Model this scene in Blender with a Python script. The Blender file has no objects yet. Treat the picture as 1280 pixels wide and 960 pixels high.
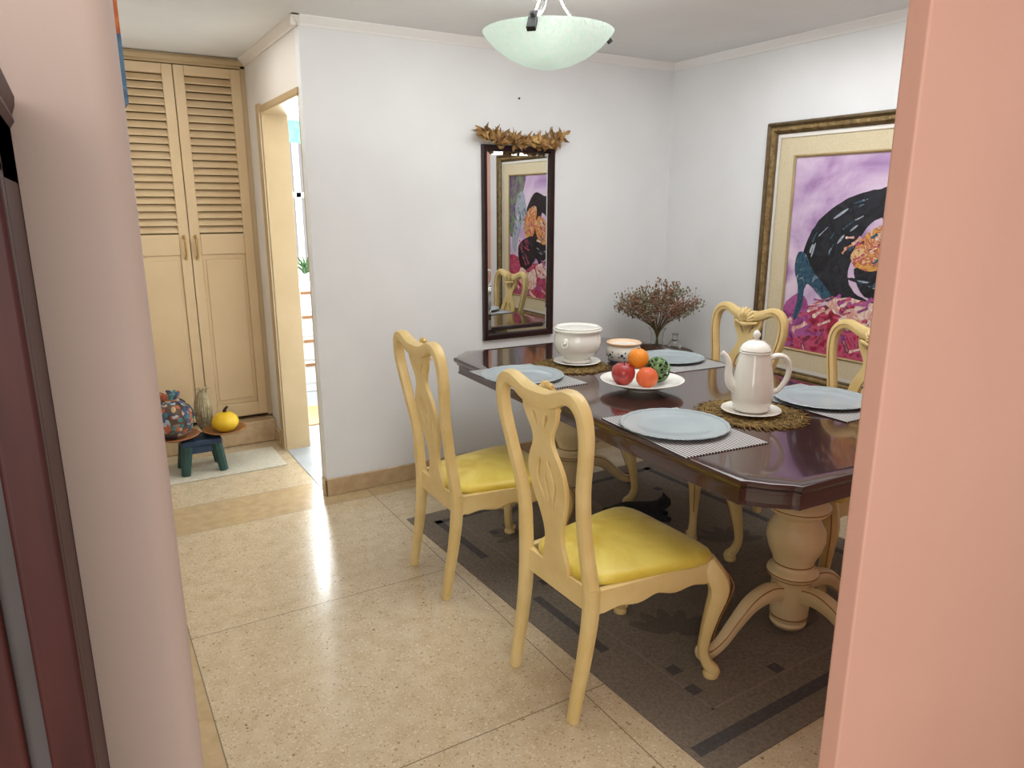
import bpy, bmesh, math, random
from mathutils import Vector, Matrix
random.seed(7)
PI=math.pi
COL=bpy.context.scene.collection
# ---------------------------------------------------------------- calibration (survey of the photo)
FPX=908.0; PITCH=math.radians(13.8); YAW=math.radians(30.8); CH=1.53
H=2.39
def ray(u,v):
    dx=u-640; dy=480-v
    fwd=FPX*math.cos(PITCH)+dy*math.sin(PITCH); up=dy*math.cos(PITCH)-FPX*math.sin(PITCH)
    return Vector((math.sin(YAW)*fwd+math.cos(YAW)*dx, math.cos(YAW)*fwd-math.sin(YAW)*dx, up))
def PZ(u,v,z=0.0):
    r=ray(u,v); t=(z-CH)/r.z; return Vector((r.x*t,r.y*t,z))
def PX(u,v,X):
    r=ray(u,v); t=X/r.x; return Vector((X,r.y*t,CH+r.z*t))
def PY(u,v,Y):
    r=ray(u,v); t=Y/r.y; return Vector((r.x*t,Y,CH+r.z*t))
# ---------------------------------------------------------------- materials
def srgb(h):
    h=h.lstrip('#'); c=[int(h[i:i+2],16)/255 for i in (0,2,4)]
    return tuple([(x/12.92 if x<=.04045 else ((x+.055)/1.055)**2.4) for x in c]+[1.0])
def mat(name,c1,c2=None,rough=.5,metal=0,scale=8,bump=0,bscale=None,coat=0,detail=4,dist=0,spec=None,emit=None,estr=0,trans=0,ior=1.45,lo=.35,hi=.65,stretch=None,sheen=0,alpha=None):
    m=bpy.data.materials.new(name); m.use_nodes=True; nt=m.node_tree; N=nt.nodes; L=nt.links
    b=N['Principled BSDF']; c1=srgb(c1); c2=srgb(c2) if c2 else c1
    tc=N.new('ShaderNodeTexCoord'); mp=N.new('ShaderNodeMapping'); L.new(tc.outputs['Object'],mp.inputs[0])
    if stretch: mp.inputs['Scale'].default_value=stretch
    nz=N.new('ShaderNodeTexNoise'); nz.inputs['Scale'].default_value=scale; nz.inputs['Detail'].default_value=detail; nz.inputs['Distortion'].default_value=dist
    L.new(mp.outputs[0],nz.inputs['Vector'])
    rp=N.new('ShaderNodeValToRGB'); rp.color_ramp.elements[0].position=lo; rp.color_ramp.elements[1].position=hi
    rp.color_ramp.elements[0].color=c1; rp.color_ramp.elements[1].color=c2
    L.new(nz.outputs['Fac'],rp.inputs[0]); L.new(rp.outputs[0],b.inputs['Base Color'])
    b.inputs['Roughness'].default_value=rough; b.inputs['Metallic'].default_value=metal
    b.inputs['Coat Weight'].default_value=coat; b.inputs['Coat Roughness'].default_value=.05
    b.inputs['Transmission Weight'].default_value=trans; b.inputs['IOR'].default_value=ior
    if sheen: b.inputs['Sheen Weight'].default_value=sheen
    if spec is not None: b.inputs['Specular IOR Level'].default_value=spec
    if emit: b.inputs['Emission Color'].default_value=srgb(emit); b.inputs['Emission Strength'].default_value=estr
    if alpha is not None: b.inputs['Alpha'].default_value=alpha
    if bump:
        n2=N.new('ShaderNodeTexNoise'); n2.inputs['Scale'].default_value=bscale or scale*4; n2.inputs['Detail'].default_value=3
        L.new(mp.outputs[0],n2.inputs['Vector'])
        bp=N.new('ShaderNodeBump'); bp.inputs['Strength'].default_value=bump; bp.inputs['Distance'].default_value=.01
        L.new(n2.outputs['Fac'],bp.inputs['Height']); L.new(bp.outputs[0],b.inputs['Normal'])
    return m
def paint(name,cols,scale=6,rough=.45,dist=1.6):
    m=mat(name,cols[0],cols[-1],rough=rough,scale=scale,dist=dist,bump=.25,bscale=60)
    rp=[n for n in m.node_tree.nodes if n.type=='VALTORGB'][0].color_ramp
    rp.elements[0].position=.3; rp.elements[1].position=.7
    for i,c in enumerate(cols[1:-1]):
        e=rp.elements.new(.3+.4*(i+1)/(len(cols)-1)); e.color=srgb(c)
    return m
def terrazzo():
    m=bpy.data.materials.new('terrazzo'); m.use_nodes=True; nt=m.node_tree; N=nt.nodes; L=nt.links; b=N['Principled BSDF']
    tc=N.new('ShaderNodeTexCoord')
    nz=N.new('ShaderNodeTexNoise'); nz.inputs['Scale'].default_value=14; nz.inputs['Detail'].default_value=6; L.new(tc.outputs['Object'],nz.inputs['Vector'])
    r0=N.new('ShaderNodeValToRGB'); r0.color_ramp.elements[0].color=srgb('#c3b091'); r0.color_ramp.elements[1].color=srgb('#cfbea1'); r0.color_ramp.elements[0].position=.35; r0.color_ramp.elements[1].position=.65
    L.new(nz.outputs['Fac'],r0.inputs[0]); last=r0.outputs[0]
    for sc,k,cols in ((76,.44,[(0,'#d6c7ab'),(.3,'#b9a384'),(.5,'#d8caaf'),(.72,'#b19a79'),(.86,'#d2c3a7'),(.955,'#937d60')]),(170,.5,[(0,'#d9ccb1'),(.35,'#bba47f'),(.6,'#cebb9a'),(.86,'#a58d69')])):
        v=N.new('ShaderNodeTexVoronoi'); v.inputs['Scale'].default_value=sc; L.new(tc.outputs['Object'],v.inputs['Vector'])
        sp=N.new('ShaderNodeSeparateColor'); L.new(v.outputs['Color'],sp.inputs[0])
        rr=N.new('ShaderNodeValToRGB'); rr.color_ramp.interpolation='CONSTANT'
        rr.color_ramp.elements[0].color=srgb(cols[0][1]); rr.color_ramp.elements[1].position=cols[1][0]; rr.color_ramp.elements[1].color=srgb(cols[1][1])
        for p,c in cols[2:]:
            e=rr.color_ramp.elements.new(p); e.color=srgb(c)
        L.new(sp.outputs[0],rr.inputs[0])
        mm=N.new('ShaderNodeMath'); mm.operation='MULTIPLY'; mm.inputs[1].default_value=k; L.new(sp.outputs[1],mm.inputs[0])
        lt=N.new('ShaderNodeMath'); lt.operation='LESS_THAN'; L.new(v.outputs['Distance'],lt.inputs[0]); L.new(mm.outputs[0],lt.inputs[1])
        mx=N.new('ShaderNodeMix'); mx.data_type='RGBA'
        L.new(lt.outputs[0],mx.inputs['Factor']); L.new(last,mx.inputs[6]); L.new(rr.outputs[0],mx.inputs[7]); last=mx.outputs[2]
    L.new(last,b.inputs['Base Color']); b.inputs['Specular IOR Level'].default_value=.55
    n3=N.new('ShaderNodeTexNoise'); n3.inputs['Scale'].default_value=5; n3.inputs['Detail'].default_value=3; L.new(tc.outputs['Object'],n3.inputs['Vector'])
    r3=N.new('ShaderNodeMapRange'); r3.inputs[3].default_value=.12; r3.inputs[4].default_value=.24; L.new(n3.outputs['Fac'],r3.inputs[0]); L.new(r3.outputs[0],b.inputs['Roughness'])
    return m
def stripes(name,c1,c2,freq,axis='X',rough=.6,checker=False):
    m=bpy.data.materials.new(name); m.use_nodes=True; nt=m.node_tree; N=nt.nodes; L=nt.links; b=N['Principled BSDF']
    tc=N.new('ShaderNodeTexCoord'); w=N.new('ShaderNodeTexWave'); w.bands_direction=axis; w.inputs['Scale'].default_value=freq
    L.new(tc.outputs['Object'],w.inputs['Vector'])
    r=N.new('ShaderNodeValToRGB'); r.color_ramp.interpolation='CONSTANT'; r.color_ramp.elements[0].color=srgb(c1); r.color_ramp.elements[1].color=srgb(c2); r.color_ramp.elements[1].position=.55
    L.new(w.outputs['Fac'],r.inputs[0]); L.new(r.outputs[0],b.inputs['Base Color']); b.inputs['Roughness'].default_value=rough
    return m
M=dict(
 wall=mat('white_wall_paint','#e2e4e5','#e6e8e9',rough=.7,scale=3,bump=.04,bscale=60),
 ceil=mat('ceiling_paint','#e3e4e3','#e9eae9',rough=.8,scale=2),
 hallwall=mat('cream_wall_paint','#e0dad2','#e4ded6',rough=.7,scale=3,bump=.04,bscale=60),
 pink=mat('pink_wall_paint','#cb9a88','#cf9e8c',rough=.65,scale=2,bump=.04,bscale=160),
 pinkgrey=mat('pale_pink_wall_paint','#b6a096','#bba59b',rough=.65,scale=2,bump=.03,bscale=160),
 crown=mat('crown_white','#ececea',rough=.5),
 base=mat('baseboard_stone','#b59b78','#c4aa86',rough=.25,scale=25),
 terr=terrazzo(), border=mat('border_stone','#b8a07a','#c5ad88',rough=.18,scale=20,detail=6),
 seam=mat('seam_dark','#7c6d55',rough=.6),
 ktile=mat('kitchen_tile','#a9b0b5','#bcc1c4',rough=.15,scale=5),
 cream=mat('cream_cabinet_paint','#cbb18a','#d0b792',rough=.4,scale=4,bump=.03),
 creamdk=mat('cream_frame_paint','#b79f78','#bea680',rough=.4,scale=4),
 slat=mat('slat_paint','#d1b790','#d8c09b',rough=.4,scale=6),
 dark=mat('closet_dark','#75603f',rough=.9),
 brass=mat('brass','#b89a5e',rough=.3,metal=.9),
 mahog=mat('mahogany_gloss','#2c0e0a','#401a12',rough=.12,scale=6,stretch=(6,1,1),coat=.8,detail=6),
 mahogtop=mat('mahogany_table_top','#2a0f0a','#3e1a12',rough=.14,scale=5,stretch=(7,1,1),coat=.7,detail=6),
 mframe=mat('mirror_frame_wood','#1c090b','#28100f',rough=.35,scale=8,coat=.1),
 mirror=mat('mirror_glass','#e0e4e4',rough=.01,metal=1),
 chair=mat('butter_yellow_lacquer','#d3b778','#dcc388',rough=.38,scale=10,coat=.1),
 pedestal=mat('cream_pedestal_lacquer','#dcc593','#e4cfa2',rough=.38,scale=10,coat=.1),
 chairline=mat('gold_brown_line','#8a5a2c','#9a6836',rough=.4),
 satin=mat('yellow_satin','#c6a628','#dfcb5c',rough=.42,scale=4,dist=1.4,sheen=.2),
 rug=mat('rug_brown','#71665a','#857a6d',rough=.95,scale=90,bump=.5,bscale=260),
 rugdk=mat('rug_charcoal','#4b4847','#565352',rough=.95,scale=90,bump=.5,bscale=260),
 rugli=mat('rug_taupe','#82776a','#8c8173',rough=.95,scale=90,bump=.5,bscale=260),
 rugmid=mat('rug_motif','#625a50','#6c6459',rough=.95,scale=90,bump=.5,bscale=260),
 plate=mat('grey_blue_plate','#9aa6ab','#a4b0b4',rough=.3,scale=6,coat=.2),
 china=mat('white_china','#e6e4db','#ecebe3',rough=.15,scale=4,coat=.5),
 placemat=stripes('striped_placemat','#26262a','#d4d4d2',26,'X'),
 straw=mat('straw_weave','#4c3a1c','#a5884c',rough=.8,scale=70,detail=5,bump=.8,bscale=120),
 apple=mat('apple_skin','#8c1c24','#c04a38',rough=.3,scale=14,coat=.3),
 orange=mat('orange_skin','#dc7f18','#e69026',rough=.45,scale=8,bump=.3,bscale=140),
 redorange=mat('red_orange_skin','#c8502c','#d8743c',rough=.45,scale=8,bump=.3,bscale=140),
 peach=mat('peach_glaze','#dbb994','#e3c5a4',rough=.3),
 moss=mat('green_wicker','#4c6a44','#7c9a66',rough=.8,scale=40),
 stalk=mat('dark_stalk','#3b2a18',rough=.8),
 blue=mat('cobalt_glaze','#26345e',rough=.25), green=mat('green_glaze','#4a6c42',rough=.25), brown=mat('brown_glaze','#8a5434',rough=.3),
 glass=mat('clear_glass','#f2f6f5',rough=.02,trans=1,ior=1.45),
 lampglass=mat('frosted_green_glass','#d2e4db','#e4f0ea',rough=.45,scale=60,bump=.6,bscale=90,emit='#d6ebe2',estr=.24,detail=6,trans=.18),
 bulb=mat('bulb_glow','#ffffff',emit='#f2fff8',estr=6),
 steel=mat('dark_steel','#3c3834',rough=.5,metal=.3), black=mat('black_plastic','#141416',rough=.4),
 leafgold=mat('dried_leaf','#8a6236','#caa66c',rough=.7,scale=18), leafdk=mat('dried_leaf_dark','#70502c','#a88250',rough=.7,scale=18),
 flower1=mat('dried_flower_rust','#785444','#a37e6a',rough=.9,scale=30), flower2=mat('dried_flower_olive','#6a6951','#958f70',rough=.9,scale=30), stem=mat('dried_stem','#6a5a3c','#7c6a48',rough=.9),
 gold=mat('antique_gold_frame','#7a6440','#a38c60',rough=.4,metal=.4,scale=30,bump=.4,bscale=80),
 golddk=mat('dark_gold_frame','#54442e','#6c5a3e',rough=.45,metal=.3,scale=30),
 linen=mat('linen_mat_board','#cdbf9f','#d6caab',rough=.9,scale=120,bump=.2,bscale=200),
 slipgold=mat('inner_slip_gold','#a08a60','#b49c70',rough=.5,metal=.2),
 matwhite=mat('white_slip','#e0ddd5',rough=.6),
 canvas=paint('canvas_background',['#86609a','#b698c0','#cdb6d2','#dccada','#a47cb0'],scale=2.2,dist=.8),
 p_black=paint('paint_black',['#0e0e14','#17181f','#23252e','#101016','#34353e'],6),
 p_blue=paint('paint_blue',['#182c44','#2f5a6e','#22384e','#7f98a6'],14),
 p_crimson=paint('paint_crimson',['#7a1630','#a82c4a','#c8587c','#5a1228','#d8a0a8'],11),
 p_cream=paint('paint_cream',['#e0bca4','#e8dace','#cc8c80','#eae0d6'],14),
 p_orange=paint('paint_orange',['#b8582c','#d8a850','#a83c48','#e4c08a','#3a3a4c'],16),
 p_magenta=paint('paint_magenta',['#8c3a78','#ad5a94','#5c2458'],9),
 p_grey=paint('paint_grey',['#6a7688','#a8b2bc','#8c98a8','#d8dadc'],10),
 p_green=paint('paint_green',['#4c6848','#748c64','#6a5478','#3a5040'],7),
 cabinet=mat('dark_red_mahogany','#301110','#421c18',rough=.5,scale=10,stretch=(3,3,.4),spec=.3),
 greyglass=mat('grey_cabinet_glass','#4e4846','#565050',rough=.6,spec=.1),
 cblue=mat('blue_stool_paint','#1f3450','#2a4058',rough=.5,scale=15), cgreen=mat('green_stool_paint','#1c3e38','#284a43',rough=.5,scale=15),
 terra=mat('terracotta','#99603c','#a86e48',rough=.6,scale=12), wood=mat('bowl_wood','#8a5a2c','#a0703c',rough=.5,scale=12,stretch=(1,1,6)),
 pumpkin=mat('yellow_gourd','#d6ac1c','#e0bc30',rough=.5,scale=6), teal=mat('teal_cloth','#44706f','#548480',rough=.85), redclay=mat('red_cloth','#a0523c','#b26a50',rough=.85), navy=mat('navy_cloth','#3c4a68','#4a5c78',rough=.85), tanclay=mat('tan_cloth','#b09470','#c2a684',rough=.85),
 darkclay=mat('dark_cloth','#5a463c','#745e50',rough=.9), knit=mat('dry_straw','#8f8266','#b6a988',rough=.9,scale=40),
 matrug=mat('white_cotton_mat','#c9c3b0','#d5cfbd',rough=.95,scale=60,bump=.5,bscale=200),
 cat=mat('black_fur','#1c1b20','#2c2a2e',rough=.9,scale=60,bump=.4,bscale=300), catnose=mat('pink_skin','#b0746c',rough=.6), cateye=mat('cat_eye','#a8a23c',rough=.1),
 kwhite=mat('white_lacquer','#e4e4e0',rough=.35), kgreen=mat('green_curtain','#6cb89c','#8accb4',rough=.8,scale=20), kbrown=mat('brown_wood','#8a5c34','#a06c40',rough=.4), leafgreen=mat('house_leaf','#3c5a34','#587a4a',rough=.5,scale=10),
 nail=mat('dark_nail','#2c2622',rough=.5), stripemat=stripes('tan_striped_mat','#b98c50','#d9c090',12,'Y'),
 walnut=mat('side_table_wood','#4c3420','#5e4228',rough=.4,scale=8,stretch=(5,1,1)),
 picblue=paint('picture_blue',['#3a6088','#5c86a8','#2c4c70'],14), picorange=paint('picture_orange',['#b8582c','#d87c3c','#8c3c24'],14),
)
# ---------------------------------------------------------------- mesh builder
class MB:
    def __init__(s): s.v=[]; s.f=[]; s.m=[]
    def add(s,vs,fs,mi=0,T=None):
        o=len(s.v)
        for p in vs:
            p=Vector(p); s.v.append(T@p if T else p)
        for f in fs: s.f.append([i+o for i in f]); s.m.append(mi)
        return s
    def box(s,x0,x1,y0,y1,z0,z1,mi=0,T=None):
        vs=[(x,y,z) for x in (x0,x1) for y in (y0,y1) for z in (z0,z1)]
        return s.add(vs,[(0,1,3,2),(4,6,7,5),(0,4,5,1),(2,3,7,6),(0,2,6,4),(1,5,7,3)],mi,T)
    def loft(s,rings,mi=0,cap=True,T=None,closed=True):
        n=len(rings[0]); vs=[p for r in rings for p in r]; fs=[]
        for i in range(len(rings)-1):
            for j in range(n if closed else n-1):
                k=(j+1)%n; fs.append((i*n+j,i*n+k,(i+1)*n+k,(i+1)*n+j))
        if cap: fs.append(tuple(reversed(range(n)))); fs.append(tuple((len(rings)-1)*n+j for j in range(n)))
        return s.add(vs,fs,mi,T)
    def lathe(s,prof,seg=32,c=(0,0,0),mi=0,T=None,fn=None,cap=True):
        rings=[]
        for r,z in prof:
            r=max(r,.0004)
            rings.append([(c[0]+r*(fn(a,r) if fn else 1)*math.cos(a),c[1]+r*(fn(a,r) if fn else 1)*math.sin(a),c[2]+z) for a in [2*PI*j/seg for j in range(seg)]])
        return s.loft(rings,mi,cap,T)
    def tube(s,pts,rad,seg=8,mi=0,asp=1.0,ref=(0,0,1),smooth=0,cap=True,T=None,sq=0):
        pts=[Vector(p) for p in pts]; n=len(pts)
        if not isinstance(rad,(list,tuple)): rad=[rad]*n
        if smooth:
            pts,rad=cr(pts,rad,smooth); n=len(pts)
        rings=[]; ref=Vector(ref); up=None
        for i in range(n):
            t=(pts[min(i+1,n-1)]-pts[max(i-1,0)]); 
            if t.length<1e-9: t=Vector((0,0,1))
            t.normalize()
            if up is None:
                a=ref-t*ref.dot(t)
                if a.length<1e-3: a=Vector((1,0,0))-t*t.x
                up=a.normalized()
            else:
                a=up-t*up.dot(t); up=a.normalized()
            sd=t.cross(up)
            ring=[]
            for j in range(seg):
                an=2*PI*(j+.5)/seg; c_,s_=math.cos(an),math.sin(an)
                if sq:
                    k=(abs(c_)**sq+abs(s_)**sq)**(-1/sq); c_*=k; s_*=k
                ring.append(pts[i]+up*(rad[i]*c_)+sd*(rad[i]*asp*s_))
            rings.append(ring)
        return s.loft(rings,mi,cap,T)
    def sphere(s,c,r,seg=16,rings=10,mi=0,T=None,fn=None):
        if not isinstance(r,(tuple,list)): r=(r,r,r)
        R=[]
        for i in range(rings+1):
            ph=-PI/2+PI*i/rings; q=max(math.cos(ph),.003)
            ring=[]
            for j in range(seg):
                a=2*PI*j/seg; k=fn(a,ph) if fn else 1
                ring.append((c[0]+r[0]*q*k*math.cos(a),c[1]+r[1]*q*k*math.sin(a),c[2]+r[2]*math.sin(ph)))
            R.append(ring)
        return s.loft(R,mi,True,T)
    def poly(s,pts,mi=0):
        return s.add(pts,[tuple(range(len(pts)))],mi)
    def build(s,name,mats,parent=None,smooth=True,loc=None,bevel=0,auto=40):
        me=bpy.data.meshes.new(name); me.from_pydata([tuple(p) for p in s.v],[],s.f)
        if not isinstance(mats,(list,tuple)): mats=[mats]
        for m in mats: me.materials.append(m)
        for p,mi in zip(me.polygons,s.m): p.material_index=mi; p.use_smooth=False
        bm=bmesh.new(); bm.from_mesh(me); bmesh.ops.recalc_face_normals(bm,faces=bm.faces)
        big=[f for f in bm.faces if len(f.verts)>6]
        if big: bmesh.ops.triangulate(bm,faces=big,ngon_method='EAR_CLIP')
        if smooth:
            ca=math.radians(auto)
            for f in bm.faces: f.smooth=True
            for e in bm.edges:
                if len(e.link_faces)==2: e.smooth=e.calc_face_angle(0)<ca
                else: e.smooth=False
        bm.to_mesh(me); bm.free()
        o=bpy.data.objects.new(name,me); COL.objects.link(o)
        if parent: o.parent=parent
        if loc is not None: o.location=loc
        if bevel:
            b=o.modifiers.new('bevel','BEVEL'); b.width=bevel; b.segments=3; b.limit_method='ANGLE'; b.angle_limit=math.radians(40)
        return o
def cr(pts,rad,k):
    P=[];R=[];n=len(pts)
    for i in range(n-1):
        p0=pts[max(i-1,0)];p1=pts[i];p2=pts[i+1];p3=pts[min(i+2,n-1)]
        for j in range(k):
            t=j/k
            P.append(.5*((2*p1)+(p2-p0)*t+(2*p0-5*p1+4*p2-p3)*t*t+(3*p1-p0-3*p2+p3)*t**3)); R.append(rad[i]*(1-t)+rad[i+1]*t)
    P.append(pts[-1]);R.append(rad[-1]); return P,R
def crc(pts,k=4):
    n=len(pts); out=[]; pts=[Vector(p) for p in pts]
    for i in range(n):
        p0,p1,p2,p3=pts[i-1],pts[i],pts[(i+1)%n],pts[(i+2)%n]
        for j in range(k):
            t=j/k; out.append(.5*((2*p1)+(p2-p0)*t+(2*p0-5*p1+4*p2-p3)*t*t+(3*p1-p0-3*p2+p3)*t**3))
    return out
def shape2d(outlines,thick,bev=.002):
    cu=bpy.data.curves.new('tmp','CURVE'); cu.dimensions='2D'; cu.fill_mode='BOTH'; cu.extrude=thick/2-bev; cu.bevel_depth=bev; cu.bevel_resolution=1
    for ol in outlines:
        sp=cu.splines.new('POLY'); sp.points.add(len(ol)-1); sp.use_cyclic_u=True
        for q,p in zip(sp.points,ol): q.co=(p[0],p[1],0,1)
    o=bpy.data.objects.new('tmp',cu); COL.objects.link(o); dg=bpy.context.evaluated_depsgraph_get(); dg.update()
    me=bpy.data.meshes.new_from_object(o.evaluated_get(dg)); 
    vs=[v.co.copy() for v in me.vertices]; fs=[tuple(p.vertices) for p in me.polygons]
    bpy.data.objects.remove(o); bpy.data.curves.remove(cu); bpy.data.meshes.remove(me)
    return vs,fs
def tag(o,label=None,cat=None,group=None,kind=None):
    if label: o['label']=label
    if cat: o['category']=cat
    if group: o['group']=group
    if kind: o['kind']=kind
    return o
def thing(name,label,cat,loc=(0,0,0),rz=0,group=None):
    o=bpy.data.objects.new(name,None); COL.objects.link(o); o.location=loc; o.rotation_euler=(0,0,rz); o.empty_display_size=.1
    return tag(o,label,cat,group)
def struct(name,mb,m,smooth=False,bevel=0):
    o=mb.build(name,m,smooth=smooth,bevel=bevel); o['kind']='structure'; return o
def dup(root,loc,rz,label,group=None):
    r=root.copy(); COL.objects.link(r); r.location=loc; r.rotation_euler=(0,0,rz); r['label']=label
    if group: r['group']=group
    for ch in list(root.children):
        c=ch.copy(); COL.objects.link(c); c.parent=r
        for g in list(ch.children):
            d=g.copy(); COL.objects.link(d); d.parent=c
    return r
# ================================================================ ROOM
XW=1.03; YB=3.68; XR=3.38; YC=4.9
FY0,FY1,FX=.668,.705,1.095
# floor
mb=MB()
xs=[-2.2,.060,.195,.199,1.243,1.247,2.29,2.294,XR+.02,4.0]
ys=[-2,-.35,-.346,.65,.654,1.635,1.639,2.605,2.609,3.55,3.554,3.9,3.904,5.4]
for i in range(len(xs)-1):
    for j in range(len(ys)-1):
        x0,x1,y0,y1=xs[i],xs[i+1],ys[j],ys[j+1]
        if x0>=XR: 
            if y0>=.65: continue
        seam=(x1-x0<.01) or (y1-y0<.01)
        bord=(x0>=.05 and x1<=.2 and y0>.6) or (y0>=3.55 and y1<=3.9)
        mi=2 if seam else (1 if bord else 0)
        mb.add([(x0,y0,0),(x1,y0,0),(x1,y1,0),(x0,y1,0)],[(0,1,2,3)],mi)
mb.box(-2.2,4.0,-2,5.4,-.1,-.005)
struct('floor',mb,[M['terr'],M['border'],M['seam']])
mb=MB(); mb.box(XW,3.5,YB+.08,6.6,-.05,.004); struct('floor',mb,M['ktile'])
mb=MB(); mb.box(-2.2,4.0,-2,6.6,H,H+.08); struct('ceiling',mb,M['ceil'])
mb=MB(); mb.box(XW,XR+.12,YB,YB+.07,0,H); struct('wall_back',mb,M['wall'])
mb=MB(); mb.box(XR,XR+.12,FY1,YB,0,H); struct('wall_right',mb,M['wall'])
mb=MB(); mb.box(XW,XW+.14,YB+.07,4.57,2.06,H); mb.box(XW,XW+.14,4.57,6.6,0,H); struct('wall_hall',mb,M['hallwall'])
mb=MB(); mb.box(-.06,.055,.93,5.4,0,H); struct('wall_left',mb,M['hallwall'])
mb=MB(); mb.box(-.06,XW,5.4,5.5,0,H); struct('wall_closet',mb,M['hallwall'])
mb=MB(); mb.box(FX,4.0,FY0,FY1,0,H); struct('wall_front_right',mb,M['pink'],bevel=.004)
mb=MB(); r=.032
pts=[(-2.2,.873)]+[(.066-r+r*math.sin(a),.873+r-r*math.cos(a)) for a in [PI/2*k/8 for k in range(9)]]+[(.066,.965),(-2.2,.965)]
mb.loft([[(x,y,0) for x,y in pts],[(x,y,H) for x,y in pts]]); struct('wall_front_left',mb,M['pinkgrey'],smooth=True)
# kitchen
mb=MB(); mb.box(XW,1.4,6.5,6.6,0,H); mb.box(2.7,3.5,6.5,6.6,0,H); mb.box(1.4,2.7,6.5,6.6,0,1.0); mb.box(1.4,2.7,6.5,6.6,2.2,H); struct('wall_kitchen_back',mb,M['wall'])
mb=MB(); mb.box(3.38,3.5,YB+.07,6.6,0,H); struct('wall_kitchen_right',mb,M['wall'])
mb=MB()
for x in (1.4,1.72,2.05,2.38,2.66): mb.box(x,x+.04,6.52,6.56,1.0,2.2)
for z in (1.0,1.6,2.16): mb.box(1.4,2.7,6.52,6.56,z,z+.04)
struct('window_1',mb,M['kwhite'])
# baseboards
mb=MB(); mb.box(XW-.012,XR,YB-.016,YB,0,.095); mb.box(XW-.012,XW,YB-.016,YB+.06,0,.095); struct('baseboard_back',mb,M['base'],bevel=.004)
mb=MB(); mb.box(XR-.016,XR,FY1,YB-.016,0,.095); struct('baseboard_right',mb,M['base'],bevel=.004)
mb=MB(); mb.box(XW-.014,XW,4.66,4.8,0,.095); struct('baseboard_hall',mb,M['base'],bevel=.004)
# crown moulding
def crown(mb,p0,p1,nrm):
    n=Vector(nrm)
    prof=[(0,0),(0,-.045),(.008,-.045),(.012,-.035),(.03,-.014),(.036,-.006),(.036,0)]
    mb.loft([[Vector(p)+n*a+Vector((0,0,b)) for a,b in prof] for p in (p0,p1)])
mb=MB(); crown(mb,(XW-.036,YB,H),(XR,YB,H),(0,-1,0)); struct('trim_1',mb,M['crown'])
mb=MB(); crown(mb,(XR,FY1,H),(XR,YB,H),(-1,0,0)); struct('trim_2',mb,M['crown'])
mb=MB(); crown(mb,(XW,YB-.036,H),(XW,YC,H),(-1,0,0)); struct('trim_3',mb,M['hallwall'])
# doorway lining
mb=MB()
mb.box(XW-.008,XW+.15,4.55,4.572,0,2.06); mb.box(XW-.014,XW,4.55,4.63,0,2.10)
mb.box(XW-.008,XW+.15,YB+.07,4.57,2.045,2.062); mb.box(XW-.010,XW,YB+.055,4.63,2.055,2.085)
mb.box(XW-.002,XW+.15,YB+.068,YB+.078,0,2.06)
struct('trim_4',mb,M['creamdk'],bevel=.002)
n=PY(649,123,YB-.004); mb=MB(); mb.sphere((0,0,0),.006,8,6); tag(mb.build('nail',M['nail'],loc=n),'small dark nail left in the wall above the mirror','nail')
n=PY(837,98,YB-.004); mb=MB(); mb.sphere((0,0,0),.009,8,6); tag(mb.build('wall_hook',M['crown'],loc=n),'small white hook near the top corner of the wall','hook')
# ================================================================ CLOSET
cl=thing('closet','built-in cream closet with louvered upper doors beside the doorway','closet',(.545,YC,0))
ox=.545
mb=MB(); 
mb.box(.06-ox,.245-ox,0,.03,.16,H-.045); mb.box(1.0-ox,XW-ox,-.004,.03,.16,H-.005); mb.box(.06-ox,XW-ox,-.004,.03,2.33,H-.003); mb.box(.06-ox,XW-ox,-.018,0,2.345,2.372)
mb.box(.06-ox,XW-ox,.03,.45,.16,.18); mb.build('frame',M['creamdk'],cl,smooth=False,bevel=.003)
mb=MB(); mb.box(.06-ox,XW-ox,-.10,.06,0,.15); mb.build('plinth',M['base'],cl,smooth=False,bevel=.012)
mb=MB(); mb.box(.07-ox,1.02-ox,.05,.06,.16,2.34); mb.build('back_panel',M['dark'],cl,smooth=False)
for k,(x0,x1) in enumerate(((.247,.622),(.626,1.0))):
    x0-=ox; x1-=ox; z0,z1=.175,2.325; s=.058
    mb=MB(); y0,y1=-.012,.02
    mb.box(x0,x0+s,y0,y1,z0,z1); mb.box(x1-s,x1,y0,y1,z0,z1)
    for a,b in ((z0,z0+.09),(1.235,1.36),(z1-.055,z1)): mb.box(x0+s,x1-s,y0,y1,a,b)
    mb.box(x0+s,x1-s,-.002,.012,z0+.09,1.235)
    mb.box(x0+s+.02,x1-s-.02,-.008,0,z0+.12,1.205)
    d=mb.build('door',M['cream'],cl,smooth=False,bevel=.004)
    mb=MB(); ns=21; zz0,zz1=1.365,z1-.058; dz=(zz1-zz0)/ns
    for i in range(ns):
        zc=zz0+dz*(i+.5); T=Matrix.Translation((0,0.006,zc))@Matrix.Rotation(math.radians(50),4,'X')
        mb.box(x0+s,x1-s,-.023,.023,-.0045,.0045,0,T)
    mb.build('louver_panel',M['slat'],d,smooth=False,bevel=.0015)
    hx=(x1-.03) if k==0 else (x0+.03)
    mb=MB(); mb.tube([(hx,-.012,1.22),(hx,-.034,1.235),(hx,-.04,1.28),(hx,-.034,1.325),(hx,-.012,1.34)],[.006,.006,.007,.006,.006],8,smooth=4); mb.sphere((hx,-.014,1.215),.011,8,6); mb.sphere((hx,-.014,1.345),.011,8,6)
    mb.build('handle',M['brass'],d)
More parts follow.
